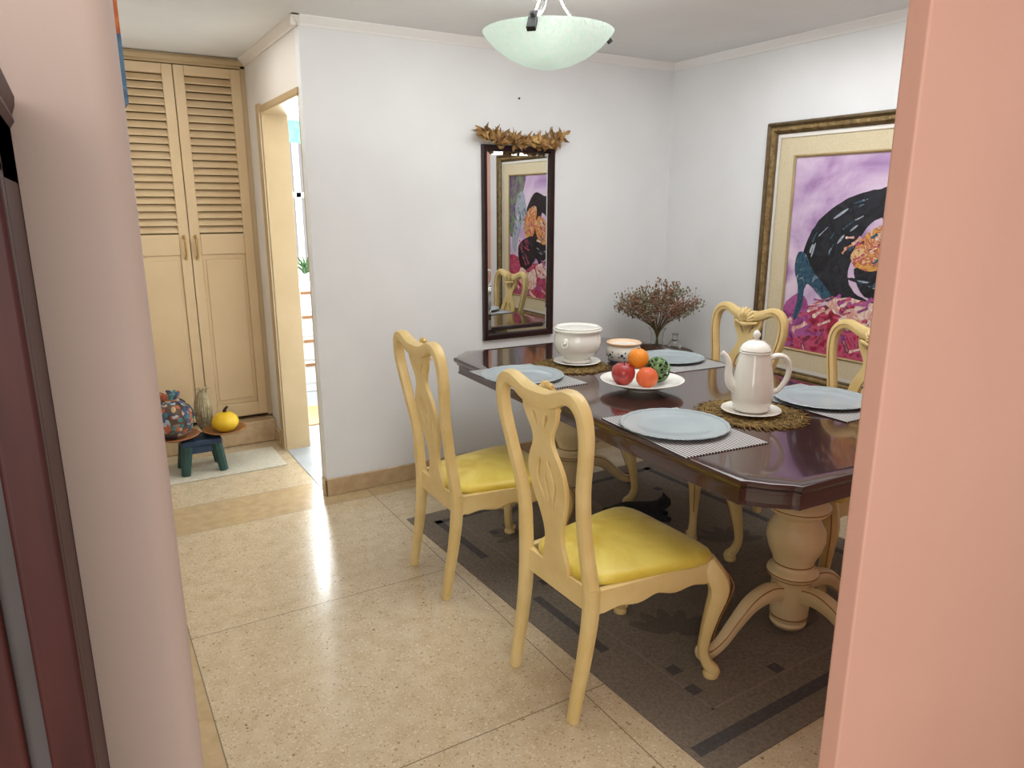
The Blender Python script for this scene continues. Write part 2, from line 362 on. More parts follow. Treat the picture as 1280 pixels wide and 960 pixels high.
# ================================================================ TABLE
TZ=.78; TC=Vector((2.13,2.27,0)); TR=-math.radians(2.0)
tb=thing('dining_table','long dark mahogany dining table on two cream turned pedestals','table',TC,TR)
def toutline(off,L=2.18,W=1.13,c=.115):
    a=W/2-off; b=L/2-off; c2=c; k=.018
    q=[(a,b-c2),(a-k,b-c2+.012),(a-c2*.5+.004,b-c2*.5+.0),(a-c2+.012,b-k),(a-c2,b)]
    pts=[(x,y) for x,y in q]
    pts+=[(-x,y) for x,y in reversed(q)]
    pts+=[(-x,-y) for x,y in q]
    pts+=[(x,-y) for x,y in reversed(q)]
    return pts
mb=MB()
prof=[(.05,TZ-.03),(.012,TZ-.03),(.004,TZ-.024),(0,TZ-.016),(0,TZ-.008),(.003,TZ-.002),(.008,TZ),(.05,TZ)]
mb.loft([[(x,y,z) for x,y in toutline(o)] for o,z in prof]); mb.build('tabletop',M['mahogtop'],tb,auto=30)
mb=MB(); prof=[(.05,TZ-.085),(.022,TZ-.085),(.015,TZ-.08),(.02,TZ-.07),(.02,TZ-.042),(.012,TZ-.036),(.012,TZ-.029),(.05,TZ-.029)]
mb.loft([[(x,y,z) for x,y in toutline(o)] for o,z in prof]); mb.build('apron',M['mahog'],tb,auto=30)
pp=[(.0,.022),(.035,.022),(.055,.03),(.064,.045),(.06,.056),(.066,.062),(.068,.1),(.070,.2),(.074,.225),(.088,.235),(.091,.245),(.088,.255),(.072,.262),(.068,.275),(.074,.30),(.090,.335),(.101,.375),(.099,.41),(.084,.44),(.072,.455),(.076,.465),(.096,.478),(.108,.492),(.108,.505),(.095,.518),(.08,.54),(.072,.6),(.085,.66),(.12,.68),(.12,TZ-.03)]
for sy in (-1,1):
    cy=sy*.73
    mb=MB(); mb.lathe(pp,40,(0,cy,0)); 
    p=mb.build('pedestal',M['pedestal'],tb,auto=50)
    for rr,z in ((.0905,.245),(.0745,.225),(.108,.4985),(.0675,.075),(.0705,.283)):
        mb=MB(); mb.lathe([(rr-.004,z-.003),(rr+.0008,z-.002),(rr+.0014,z),(rr+.0008,z+.002),(rr-.004,z+.003)],40,(0,cy,0))
        mb.build('ring',M['chairline'],p)
    for ang in (PI,0,sy*PI/2):
        ca,sa=math.cos(ang),math.sin(ang)
        path=[(.05,.17),(.12,.185),(.20,.165),(.27,.11),(.33,.055),(.385,.030),(.42,.034),(.43,.058),(.412,.07)]
        rd=[.034,.034,.031,.026,.023,.021,.020,.016,.011]
        mb=MB(); mb.tube([(ca*r_,cy+sa*r_,z_) for r_,z_ in path],rd,12,asp=.8,smooth=5,sq=3)
        for sd in (-1,1):
            mb.tube([(ca*r_-sa*sd*q*.68,cy+sa*r_+ca*sd*q*.68,z_+q*.72) for (r_,z_),q in zip(path[:7],rd[:7])],.0024,5,mi=1,smooth=4)
        mb.build('leg',[M['pedestal'],M['chairline']],p)
# ================================================================ CHAIRS
def xbend(z):
    P=[(0,-.27),(.2,-.235),(.42,-.22),(.52,-.23),(.62,-.24),(.75,-.262),(.9,-.282),(1.1,-.302)]
    for (a,b),(c,d) in zip(P,P[1:]):
        if z<=c: return b+(d-b)*(z-a)/(c-a)
    return P[-1][1]
def wavy(L,z0,z1,n=24,amp=.02):
    top=[(L*i/4,z1) for i in range(5)]
    bot=[]
    for i in range(n+1):
        s=i/n; b=abs(s-.5)*2
        z=z0+amp*(1-b)**.5*(.6+.4*math.cos(3*PI*b)) if b<1 else z0
        bot.append((L*(1-s),z))
    return top+bot
def make_chair(label,loc,rz,group):
    t=thing('dining_chair',label,'chair',loc,rz,group)
    def outline(k,z):
        pts=[]
        for j in range(48):
            a=2*PI*j/48; c,s=math.cos(a),math.sin(a); e=6
            q=(abs(c)**e+abs(s)**e)**(-1/e); X=c*q; Y=s*q
            hw=.207+.043*X
            pts.append((.022+X*.237*k,Y*hw*k,z))
        return pts
    mb=MB(); mb.loft([outline(k,z) for k,z in ((.9,.42),(.985,.424),(1.0,.430),(1.004,.440),(.99,.449),(.95,.456),(.85,.462),(.6,.467),(.3,.469),(.02,.470))]); mb.build('seat',M['satin'],t,auto=80)
    mb=MB(); 
    segs=[((.235,-.215),(.235,.215)),((-.2,.178),(.235,.222)),((-.2,-.178),(.235,-.222)),((-.215,-.175),(-.215,.175))]
    for k,(a,b) in enumerate(segs):
        a=Vector((a[0],a[1],0)); b=Vector((b[0],b[1],0)); d=b-a; L=d.length; an=math.atan2(d.y,d.x)
        vs,fs=shape2d([wavy(L,.355,.428,amp=.02 if k<3 else .0)],.022)
        T=Matrix.Translation(a)@Matrix.Rotation(an,4,'Z')@Matrix(((1,0,0,0),(0,0,1,0),(0,1,0,0),(0,0,0,1)))
        mb.add(vs,fs,0,T)
        if k<3:
            mb.tube([T@Vector((x,y,0)) for x,y in wavy(L,.357,.428,amp=.02)[6:-1]],.0135,6,asp=.28)
    mb.build('seat_frame',M['chair'],t)
    for s in (-1,1):
        mb=MB(); 
        mb.tube([(.222,s*.205,.43),(.232,s*.213,.40),(.252,s*.232,.355),(.255,s*.236,.31),(.243,s*.226,.24),(.232,s*.216,.16),(.228,s*.212,.10),(.238,s*.221,.055),(.256,s*.237,.026),(.268,s*.247,.014)],[.026,.034,.037,.033,.026,.020,.0175,.019,.022,.012],12,smooth=4,sq=2.6)
        mb.lathe([(.014,0),(.024,.002),(.027,.01),(.024,.02),(.014,.026)],14,(.250,s*.232,0))
        mb.tube([(.262,s*.243,.40),(.288,s*.265,.35),(.284,s*.262,.30),(.262,s*.244,.22),(.25,s*.232,.14)],.0022,5,mi=1,smooth=4)
        mb.sphere((.262,s*.218,.035),(.012,.012,.012),10,8,0)
        mb.build('leg',[M['chair'],M['chairline']],t)
        mb=MB(); mb.tube([(-.272,s*.165,.0),(-.255,s*.167,.1),(-.235,s*.170,.22),(-.222,s*.174,.34),(-.22,s*.176,.44)],[.017,.0185,.0205,.0225,.0225],12,smooth=4,sq=3.5,ref=(1,0,0)); mb.build('leg',M['chair'],t)
    # back frame
    side=[(.176,.42),(.168,.5),(.160,.58),(.163,.66),(.180,.76),(.202,.85),(.214,.92),(.208,.98),(.182,1.014),(.145,1.022),(.11,1.012),(.065,.995),(0,.99)]
    pts=[(xbend(z),y,z) for y,z in side]+[(xbend(z),-y,z) for y,z in reversed(side[:-1])]
    rd=[.0225,.0215,.0205,.02,.0195,.0195,.0200,.021,.022,.0225,.023,.026,.028]; rd=rd+rd[:-1][::-1]
    mb=MB(); mb.tube(pts,rd,12,smooth=5,sq=3.2,ref=(1,0,0),asp=1.0)
    mb.tube([(p[0]+.021,p[1],p[2]) for p in pts[1:-1]],.0022,5,mi=1,smooth=5)
    mb.build('back_frame',[M['chair'],M['chairline']],t)
    # splat
    hw=[(.415,.064),(.45,.062),(.49,.050),(.53,.042),(.57,.046),(.62,.064),(.67,.083),(.72,.093),(.76,.090),(.80,.074),(.835,.053),(.865,.046),(.89,.053),(.915,.068),(.945,.083),(.995,.09)]
    right,_=cr([Vector((w,z,0)) for z,w in hw],[0]*len(hw),4)
    ol=[(p.x,p.y) for p in right]+[(-p.x,p.y) for p in reversed(right)]
    def hole(pts,m=1): return [(p.x*m,p.y) for p in crc([(a,b,0) for a,b in pts],5)]
    h1=[(.012,.615),(.022,.65),(.040,.685),(.050,.72),(.044,.765),(.024,.80),(.016,.785),(.031,.745),(.030,.705),(.016,.665)]
    h3=[(.016,.895),(.030,.912),(.044,.938),(.030,.946),(.018,.925)]
    h4=[(.0,.655),(.009,.70),(.0,.76),(-.009,.70)]
    vs,fs=shape2d([ol,hole(h1),hole(h1,-1)[::-1],hole(h4),hole(h3),hole(h3,-1)[::-1]],.016)
    mb=MB(); mb.add([(xbend(v.y)+v.z,v.x,v.y) for v in vs],fs)
    mb.build('splat',M['chair'],t)
    # shell crest
    mb=MB()
    for k in range(-4,5):
        a=k*math.radians(19); L=.07-.0016*k*k
        mb.tube([(-.272,.004*k,.965),(-.258,math.sin(a)*L*.6,.965+math.cos(a)*L*.6),(-.270,math.sin(a)*L,.965+math.cos(a)*L)],[.005,.0115,.006],8,smooth=3)
    mb.tube([(-.272,-.07,.962),(-.260,-.03,.955),(-.258,0,.950),(-.260,.03,.955),(-.272,.07,.962)],[.007,.009,.012,.009,.007],8,smooth=4)
    mb.build('shell_crest',M['chair'],t)
    return t
CG='yellow-seated cream dining chairs around the table'
c0=make_chair('cream dining chair with yellow satin seat, nearest the camera on the open side',(1.405,1.715,0),math.radians(1),CG)
dup(c0,(1.39,2.55,0),math.radians(-1),'cream dining chair with yellow seat on the open side, nearer the mirror')
dup(c0,(2.585,2.50,0.004),PI,'cream shell-crested chair tucked behind the table, just left of the big painting')
dup(c0,(2.585,1.80,0.004),PI,'cream chair tucked behind the table, in front of the big painting')
# ================================================================ RUG
rg=MB(); RC=Vector((2.13,2.19)); ra=math.radians(2.0)
W2,L2=.82,1.01
rg.box(-W2,W2,-L2,L2,0,.003)
def rq(x0,x1,y0,y1,mi,z=.0036): rg.add([(x0,y0,z),(x1,y0,z),(x1,y1,z),(x0,y1,z)],[(0,1,2,3)],mi)
rq(-W2+.10,-W2+.138,-L2+.62,-L2+1.05,1); rq(-W2+.10,-W2+.138,-L2+1.45,L2-.1,1); 
rq(-W2+.02,W2-.1,-L2+.080,-L2+.122,1); rq(-W2+.1,W2-.1,L2-.14,L2-.105,1); rq(W2-.15,W2-.112,-L2+.2,L2-.1,1)
for x,y in ((-.62,-.73),(-.60,-.62),(-.3,-.8),(-.62,.1),(-.55,.62),(.5,.6),(.45,-.5)):
    rq(x,x+.045,y,y+.045,1,.0037)
rq(-W2+.2,-W2+.208,-L2+.2,L2-.2,2,.0034); rq(-W2+.2,W2-.2,-L2+.2,-L2+.208,2,.0034)
zc_=[.0038]
def leaf(cx,cy,rot,sc,mi):
    for k in range(6):
        zc_[0]+=.00003
        a=rot+math.radians(-70+k*28); c=Vector((cx+math.cos(a)*.085*sc,cy+math.sin(a)*.085*sc))
        pts=[]
        for j in range(14):
            b=2*PI*j/14; x=.07*sc*math.cos(b); y=.024*sc*math.sin(b)
            pts.append((c.x+x*math.cos(a)-y*math.sin(a),c.y+x*math.sin(a)+y*math.cos(a),zc_[0]))
        rg.poly(pts,mi)
for (x,y,r_,s_,m_) in ((-.42,-.45,.9,1.15,3),(-.42,.55,2.,1,3),(.1,.75,3.4,1.1,2),(.35,-.05,1,1.1,3),(.15,-.65,2,1,3)): leaf(x,y,r_,s_,m_)
o=rg.build('rug',[M['rug'],M['rugdk'],M['rugli'],M['rugmid']],smooth=False,loc=(RC.x,RC.y,.0005)); o.rotation_euler=(0,0,ra)
for p_ in o.data.polygons:
    if p_.material_index>0 and p_.normal.z<0: p_.flip()
tag(o,'taupe-brown patterned rug with charcoal stripes and leaf motifs under the table','rug')
RZ=.0036
# ================================================================ TABLEWARE
def plate(mb,R,h=.014):
    n=24
    fn=lambda a,r: 1+ (.018*abs(math.cos(a*n/2))-.009)*(1 if r>R*.9 else 0)
    prof=[(.0,.003),(R*.55,.003),(R*.6,0),(R*.64,.0),(R*.7,.004),(R*.97,h-.001),(R,h+.001),(R*.985,h+.0035),(R*.93,h+.002),(R*.92,h-.001),(R*.74,.009),(R*.69,.010),(R*.66,.0065),(R*.4,.006),(0,.006)]
    mb.lathe(prof,96,mi=0,fn=fn)
    for k in range(n*2):
        a=2*PI*k/(n*2); mb.sphere((R*.955*math.cos(a),R*.955*math.sin(a),h+.001),(.0045,.0045,.0025),6,4)
PG='grey charger plates on striped placemats'
PM='striped placemats on the dining table'
places=[(653,470,'beside the tureen at the far left','beside the tureen',.185),(843,532,'at the front side, nearest the camera','nearest the camera',.187),(1027,499,'beside the tall coffee pot on the right','right of the coffee pot',.18),(838,448,'behind the fruit bowl and painted pot','behind the fruit bowl',.165)]
pl0=None;pm0=None
for i,(u,v,d,d2,R) in enumerate(places):
    p=PZ(u,v,TZ+.01)
    if pm0 is None:
        mb=MB(); mb.box(-.17,.17,-.235,.235,0,.003); pm0=mb.build('placemat',M['placemat'],smooth=False); q=pm0
    else:
        q=pm0.copy(); COL.objects.link(q)
    q.location=(p.x+(.0 if i else .02),p.y-(.03 if i==1 else 0),TZ+.0006); q.rotation_euler=(0,0,TR+math.radians([2,-3,1,-2][i]))
    tag(q,'black and white striped placemat under the plate '+d2,'placemat',PM)
    if pl0 is None:
        mb=MB(); plate(mb,.185); pl0=mb.build('plate',M['plate']); q=pl0
    else:
        q=pl0.copy(); COL.objects.link(q)
    q.location=(p.x,p.y,TZ+.0042); q.scale=(R/.185,R/.185,1); tag(q,'scalloped pale grey plate '+d,'plate',PG)
def strawmat(R):
    mb=MB()
    r=.012
    while r<R*.9:
        mb.tube([( r*math.cos(a),r*math.sin(a),.003+.0010*math.sin(a*17+r*300)) for a in [2*PI*j/40 for j in range(41)]],.0030,5)
        r+=.0088
    for j in range(80):
        a=2*PI*j/80+random.uniform(-.03,.03); r1=R*random.uniform(.94,1.05)
        mb.tube([(R*.1*math.cos(a),R*.1*math.sin(a),.005),(R*.5*math.cos(a+.05),R*.5*math.sin(a+.05),.0055),(R*.88*math.cos(a),R*.88*math.sin(a),.0045),(r1*math.cos(a+.04),r1*math.sin(a+.04),.0025)],.0020,4)
    return mb
p=PZ(714,458,TZ); o=strawmat(.185).build('straw_trivet',M['straw'],loc=(p.x,p.y,TZ+.0008)); tag(o,'round woven straw mat under the white tureen','straw mat')
PC=PZ(938,518,TZ); o=strawmat(.205).build('straw_trivet',M['straw'],loc=(PC.x,PC.y,TZ+.0008)); tag(o,'round woven straw mat under the tall coffee pot','straw mat')
def saucer(R): 
    mb=MB(); mb.lathe([(0,.002),(R*.5,0),(R*.55,.001),(R*.95,.012),(R,.014),(R*.98,.017),(R*.6,.008),(0,.006)],40); return mb
z1=TZ+.0085
pt=PZ(721,456,TZ); o=saucer(.115).build('saucer',M['china'],loc=(pt.x,pt.y,z1)); tag(o,'white saucer under the footed tureen','saucer')
t=thing('tureen','white footed ceramic soup tureen with small lion-head side handles','tureen',(pt.x,pt.y,z1+.0092),TR+.5)
mb=MB(); mb.lathe([(0,.002),(.066,0),(.071,.004),(.069,.012),(.062,.019),(.068,.026),(.09,.04),(.108,.065),(.114,.095),(.112,.12),(.107,.133),(.106,.143),(.110,.149),(.118,.153),(.120,.159),(.117,.164),(.108,.165),(.10,.16),(.10,.14),(.106,.10),(.09,.06),(.05,.035),(0,.033)],48)
mb.build('body',M['china'],t,auto=50)
mb=MB(); mb.lathe([(.101,.158),(.108,.1655),(.111,.169),(.104,.172),(.098,.168),(.09,.166),(.06,.167),(.03,.168),(0,.168)],48); mb.build('lid',M['china'],t,auto=50)
for s in (-1,1):
    mb=MB(); mb.sphere((s*.115,0,.112),(.014,.016,.018),12,8); mb.sphere((s*.126,0,.106),(.007,.008,.007),10,6); mb.tube([(s*.121,-.014,.106),(s*.129,-.012,.092),(s*.130,0,.085),(s*.129,.012,.092),(s*.121,.014,.106)],.0035,8,smooth=4)
    mb.build('handle',M['china'],t)
pp_=PZ(779,452,TZ); t=thing('painted_pot','small white ceramic pot painted blue and green with a peach rim','pot',(pp_.x,pp_.y,TZ+.0005))
mb=MB(); mb.lathe([(0,.002),(.06,0),(.066,.006),(.078,.025),(.085,.05),(.082,.072),(.074,.085),(.076,.09)],40)
for k in range(8):
    a=2*PI*k/8
    for (da,dz,ra_,rz_,mi) in ((0,.046,.008,.010,1),(.2,.056,.005,.007,2),(-.2,.054,.005,.004,3),(.14,.033,.006,.004,1),(-.16,.036,.004,.006,2)):
        aa=a+da; c=Vector((math.cos(aa)*.0820,math.sin(aa)*.0820,dz)); T=Matrix.Translation(c)@Matrix.Rotation(aa,4,'Z')
        mb.sphere((0,0,0),(.0035,ra_,rz_),8,6,mi,T)
mb.lathe([(.0775,.008),(.07,.008),(.069,.014),(.0755,.016)],40,mi=1,cap=False)
mb.build('body',[M['china'],M['blue'],M['green'],M['brown']],t)
mb=MB(); mb.lathe([(.073,.082),(.080,.086),(.086,.093),(.087,.098),(.081,.101),(.076,.098),(.07,.09),(0,.088)],40); mb.build('rim',M['peach'],t)
# fruit bowl
pb=PZ(802,487,TZ); BZ=TZ+.0006
o=MB().lathe([(0,.003),(.05,0),(.056,0),(.06,.006),(.10,.018),(.15,.036),(.172,.044),(.174,.048),(.168,.049),(.145,.040),(.10,.024),(.06,.012),(0,.010)],64).build('fruit_bowl',M['china'],loc=(pb.x,pb.y,BZ)); tag(o,'wide shallow white bowl holding fruit on the table','bowl')
Rt=Vector((math.cos(YAW),-math.sin(YAW),0)); Fw=Vector((math.sin(YAW),math.cos(YAW),0))
def fr(r,f,z): return Vector((pb.x,pb.y,BZ))+Rt*r+Fw*f+Vector((0,0,z))
t=thing('apple','red apple at the left of the fruit bowl','fruit',fr(-.080,-.005,.024))
mb=MB(); mb.lathe([(0,.012),(.012,.004),(.024,.001),(.036,.012),(.048,.034),(.050,.052),(.044,.074),(.029,.086),(.014,.084),(.004,.076),(0,.074)],32); mb.build('flesh',M['apple'],t)
mb=MB(); mb.tube([(0,0,.074),(.003,0,.087),(.008,.002,.097)],.0018,6,smooth=2); mb.build('stem',M['stalk'],t)
def citrus(label,pos,r,m):
    t=thing('orange',label,'fruit',pos); mb=MB(); mb.lathe([(0,.003),(.3*r,.001),(.7*r,.28*r),(.95*r,.65*r),(r,.97*r),(.95*r,1.3*r),(.72*r,1.68*r),(.4*r,1.88*r),(.12*r,1.92*r),(0,1.90*r)],32); mb.build('peel',m,t)
    mb=MB(); mb.lathe([(0,1.9*r),(.12*r,1.91*r),(.1*r,1.97*r),(0,1.98*r)],7); mb.build('stem',M['leafgreen'],t)
citrus('bright orange tangerine resting on top of the fruit',fr(-.018,.01,.088),.044,M['orange'])
citrus('deep red-orange fruit at the front centre of the bowl',fr(.010,-.055,.020),.045,M['redorange'])
mb=MB(); 
for k in range(22):
    ax=Vector((random.uniform(-1,1),random.uniform(-1,1),random.uniform(-1,1))).normalized(); q=ax.to_track_quat('Z','Y').to_matrix().to_4x4(); R0=.052*random.uniform(.94,1.02)
    mb.tube([q@Vector((R0*math.cos(a),R0*math.sin(a),0)) for a in [2*PI*j/24 for j in range(25)]],.0028,5)
mb.sphere((0,0,0),.043,12,8,1)
tag(mb.build('wicker_ball',[M['moss'],M['stalk']],loc=fr(.066,.02,.080)),'green woven decorative ball at the right of the fruit bowl','ball')
# coffee pot
z2=TZ+.0085
o=saucer(.108).build('saucer',M['china'],loc=(PC.x,PC.y,z2)); tag(o,'white saucer under the tall coffee pot','saucer')
t=thing('coffee_pot','tall white ceramic coffee pot with domed lid and long spout','coffee pot',(PC.x,PC.y,z2+.0092),-YAW)
mb=MB(); mb.lathe([(0,.002),(.056,0),(.062,.004),(.066,.012),(.064,.018),(.071,.03),(.075,.055),(.074,.09),(.067,.14),(.058,.19),(.054,.215),(.058,.219),(.056,.223),(.05,.224),(0,.224)],48)
mb.build('body',M['china'],t,auto=50)
mb=MB(); mb.lathe([(0,.222),(.050,.222),(.057,.226),(.055,.231),(.045,.246),(.028,.258),(.012,.262),(.008,.268),(.014,.276),(.014,.285),(.008,.294),(0,.298)],40); mb.build('lid',M['china'],t,auto=50)
mb=MB(); mb.tube([(-.058,0,.085),(-.082,0,.10),(-.092,0,.135),(-.094,0,.175),(-.108,0,.205),(-.122,0,.215)],[.025,.020,.015,.012,.010,.009],12,smooth=4); mb.build('spout',M['china'],t)
mb=MB(); mb.tube([(.052,0,.190),(.078,0,.204),(.110,0,.196),(.127,0,.165),(.122,0,.12),(.096,0,.078),(.070,0,.064)],[.009,.010,.0105,.0105,.010,.009,.008],10,asp=1.25,smooth=5,ref=(0,0,1)); mb.build('handle',M['china'],t)
# corner side table with vase, bottle, flowers
ST=.64; sx_,sy_=3.11,3.40
t=thing('side_table','small round wooden side table in the corner behind the dining table','side table',(sx_,sy_,0))
mb=MB(); mb.lathe([(0,ST-.025),(.2,ST-.025),(.215,ST-.018),(.215,ST-.005),(.208,ST),(0,ST)],40); mb.build('top',M['walnut'],t)
mb=MB(); mb.lathe([(0,.03),(.03,.03),(.032,.1),(.022,.16),(.022,.4),(.035,.5),(.03,ST-.025),(0,ST-.025)],20); mb.build('column',M['walnut'],t)
for k in range(3):
    a=k*2*PI/3; c,s=math.cos(a),math.sin(a); mb=MB(); mb.tube([(c*.02,s*.02,.12),(c*.08,s*.08,.09),(c*.16,s*.16,.012)],[.018,.016,.012],8,smooth=3); mb.build('leg',M['walnut'],t)
pv=Vector((3.065,3.375,ST+.0006))
mb=MB(); mb.lathe([(0,.0),(.042,0),(.047,.006),(.045,.04),(.036,.08),(.040,.12),(.056,.155),(.054,.156),(.037,.12),(.033,.08),(.041,.04),(.042,.012),(0,.010)],32); tag(mb.build('glass_vase',M['glass'],loc=pv),'clear flared glass vase holding dried flowers','vase')
pbt=pv+Rt*.105+Fw*-.03
mb=MB(); mb.lathe([(0,0),(.034,0),(.039,.005),(.039,.055),(.032,.072),(.016,.085),(.015,.11),(.021,.117),(.020,.12),(.012,.11),(.013,.087),(.027,.07),(.034,.055),(.034,.01),(0,.008)],24); tag(mb.build('glass_bottle',M['glass'],loc=pbt),'small clear glass bottle beside the flower vase','bottle')
t=thing('dried_flower_bouquet','spreading bunch of dried rust and olive flowers in the vase','dried flowers',pv+Vector((0,0,.012)))
st=MB(); fl=MB()
def blob(mb,c,r,mi):
    x,y,z=c; mb.add([(x+r,y,z),(x-r,y,z),(x,y+r,z),(x,y-r,z),(x,y,z+r),(x,y,z-r)],[(0,2,4),(2,1,4),(1,3,4),(3,0,4),(2,0,5),(1,2,5),(3,1,5),(0,3,5)],mi)
for k in range(110):
    a=random.uniform(0,2*PI); sp=random.uniform(.0,1)**.6; top_=.45-.13*sp**2
    hgt=random.uniform(.62,1)*(top_-.13)
    d=(Rt*math.cos(a)*.30+Fw*math.sin(a)*.20)*sp
    base=Vector((math.cos(a+PI)*.014,math.sin(a+PI)*.014,.005)); mid=d*.10+Vector((0,0,.135))
    tip=d+Vector((0,0,.135+hgt)); tip.x=min(tip.x,.29); tip.y=min(tip.y,.28)
    m2=mid*.45+tip*.55+Vector((0,0,.01)); P,_=cr([base,mid,m2,tip],[0]*4,5); st.tube(P,.0012,4)
    mi=0 if random.random()<.55 else 1
    for q in range(20):
        w=random.uniform(.62,1.0); j=int(w*(len(P)-1)); c=P[j]+Vector((random.gauss(0,.013),random.gauss(0,.013),random.gauss(0,.013)))
        c.x=min(c.x,.30); c.y=min(c.y,.29)
        blob(fl,c,random.uniform(.004,.0095),mi)
        if q%5==0: st.tube([P[max(j-1,0)],c],.0008,3)
st.build('stems',M['stem'],t); fl.build('blossoms',[M['flower1'],M['flower2']],t,smooth=False)
# ================================================================ MIRROR + GARLAND
a=PY(603,180,YB-.02)
mx0,mx1=a.x,PY(694,183,YB-.02).x; mz0,mz1=.765,a.z
mr=thing('wall_mirror','tall narrow wall mirror in dark wood frame reflecting the painting','mirror',((mx0+mx1)/2,YB,mz0))
w=(mx1-mx0)/2; hh=mz1-mz0; fw=.032
def frame_loft(mb,w0,w1,z0,z1,prof,mi=0,T=None):
    rings=[]
    for ins,dp in prof:
        rings.append([(w0+ins,-dp,z0+ins),(w1-ins,-dp,z0+ins),(w1-ins,-dp,z1-ins),(w0+ins,-dp,z1-ins)])
    mb.loft(rings,mi,False,T)
mb=MB(); frame_loft(mb,-w,w,0,hh,[(0,0.001),(0,.022),(.006,.026),(.026,.022),(fw,.014),(fw,.001)]); mb.build('frame',M['mframe'],mr,auto=25)
mb=MB(); frame_loft(mb,-w,w,0,hh,[(fw,.008),(fw+.020,.0125)]); mb.add([(-w+fw+.020,-.0125,fw+.020),(w-fw-.020,-.0125,fw+.020),(w-fw-.020,-.0125,hh-fw-.020),(-w+fw+.020,-.0125,hh-fw-.020)],[(0,1,2,3)]); mb.build('mirror_glass',M['mirror'],mr,smooth=False)
def leafm(mb,c,dirv,L,wd,mi,curl=.3):
    d=Vector(dirv).normalized(); sd=d.cross(Vector((0,-1,.2))); 
    if sd.length<.1: sd=Vector((1,0,0))
    sd.normalize(); n=sd.cross(d)
    prof=[0,.55,.95,1,.75,.35,0]; vs=[]; 
    for i,p in enumerate(prof):
        s=i/6; cc=Vector(c)+d*L*s+n*(L*curl*math.sin(s*PI)); vs+= [cc+sd*wd*p*.5+n*wd*.15, cc-n*wd*.1, cc-sd*wd*p*.5+n*wd*.15]
    fs=[]
    for i in range(6):
        for j in range(2): fs.append((i*3+j,i*3+j+1,(i+1)*3+j+1,(i+1)*3+j))
    mb.add(vs,fs,mi)
gt=thing('leaf_garland','golden dried leaf garland laid along the top of the mirror','garland',((mx0+mx1)/2,YB-.028,mz1+.001))
mb=MB(); gw=.27
def gz(x): return .008+.055*abs(math.cos(x/gw*PI))*(.15+.85*abs(x)/gw)
for k in range(190):
    x=random.uniform(-gw,gw); z=gz(x)+random.gauss(0,.010)-.006
    dz=random.uniform(-.6,1.1)
    leafm(mb,(x,-.016+random.uniform(-.022,.005),z),(random.uniform(-1,1)+(x/gw)*.5,random.uniform(-.6,.0),dz),random.uniform(.035,.078),random.uniform(.016,.030),random.randint(0,1),random.uniform(-.3,.4))
mb.build('leaves',[M['leafgold'],M['leafdk']],gt)
mb=MB(); mb.tube([(x,-.012,max(gz(x)-.008,.006)) for x in [gw*(i/10-1) for i in range(21)]],.005,6); mb.build('twig',M['stem'],gt)
# ================================================================ PAINTING
PYL,PYR=2.88,1.46; PZ0,PZ1=.575,1.965
X0=XR
pt_=thing('framed_painting','large abstract painting of a dark arching figure in an ornate gold frame','painting',(X0,(PYL+PYR)/2,PZ0))
cy=(PYL+PYR)/2; hw_=(PYL-PYR)/2; ph=PZ1-PZ0
def floft(prof,mi=0,mb=None):
    mb=mb or MB(); rings=[]
    for ins,dp in prof: rings.append([(-dp,-hw_+ins,ins),(-dp,hw_-ins,ins),(-dp,hw_-ins,ph-ins),(-dp,-hw_+ins,ph-ins)])
    mb.loft(rings,mi,False); return mb
mb=floft([(0,.002),(0,.03),(.006,.045),(.014,.048),(.022,.04),(.026,.034)],1)
floft([(.026,.034),(.034,.04),(.044,.038),(.052,.026)],0,mb); floft([(.052,.026),(.056,.03),(.062,.024),(.062,.004)],1,mb)
nb=100
for k in range(nb):
    s=(k+.5)/nb*4; e=int(s); f=s-e; ins=.0395
    y=[-hw_+ins+f*(2*hw_-2*ins),hw_-ins,hw_-ins-f*(2*hw_-2*ins),-hw_+ins][e]; z=[ins,ins+f*(ph-2*ins),ph-ins,ph-ins-f*(ph-2*ins)][e]
    mb.sphere((-.041,y,z),(.004,.009,.009),6,4,0)
mb.build('frame',[M['gold'],M['golddk']],pt_,auto=30)
mb=floft([(.062,.014),(.175,.016)]); mb.build('mat_board',M['linen'],pt_,smooth=False)
mb=floft([(.062,.018),(.082,.020)]); floft([(.174,.018),(.180,.022),(.188,.016)],1,mb); mb.build('slip',[M['matwhite'],M['slipgold']],pt_,smooth=False)
cyl0,cyl1,cz0,cz1=-hw_+.185,hw_-.185,.185,ph-.185
mb=MB(); dpt=.0100
mb.add([(-dpt,cyl0,cz0),(-dpt,cyl1,cz0),(-dpt,cyl1,cz1),(-dpt,cyl0,cz1)],[(0,1,2,3)],0)
lay=[0]
def clampv(y,z): return (min(max(y,cyl0+.002),cyl1-.002),min(max(z,cz0+.002),cz1-.002))
def pcv(q,mi,jit=.002):
    q=crc(q,4); out=[]
    for p in q:
        y,z=clampv(p.y+random.gauss(0,jit),p.z+random.gauss(0,jit)); out.append((-dpt-.00015*lay[0],y,z))
    mb.poly(out,mi)
def ppx(pts,mi):
    lay[0]+=1; q=[]
    for u,v in pts:
        p=PX(u,v,X0-.02); q.append((0,p.y-cy,p.z-PZ0))
    pcv(q,mi,.0015)
def pw(pts,mi):
    lay[0]+=1; pcv([(0,cyl1-s*(cyl1-cyl0),cz0+t*(cz1-cz0)) for s,t in pts],mi)
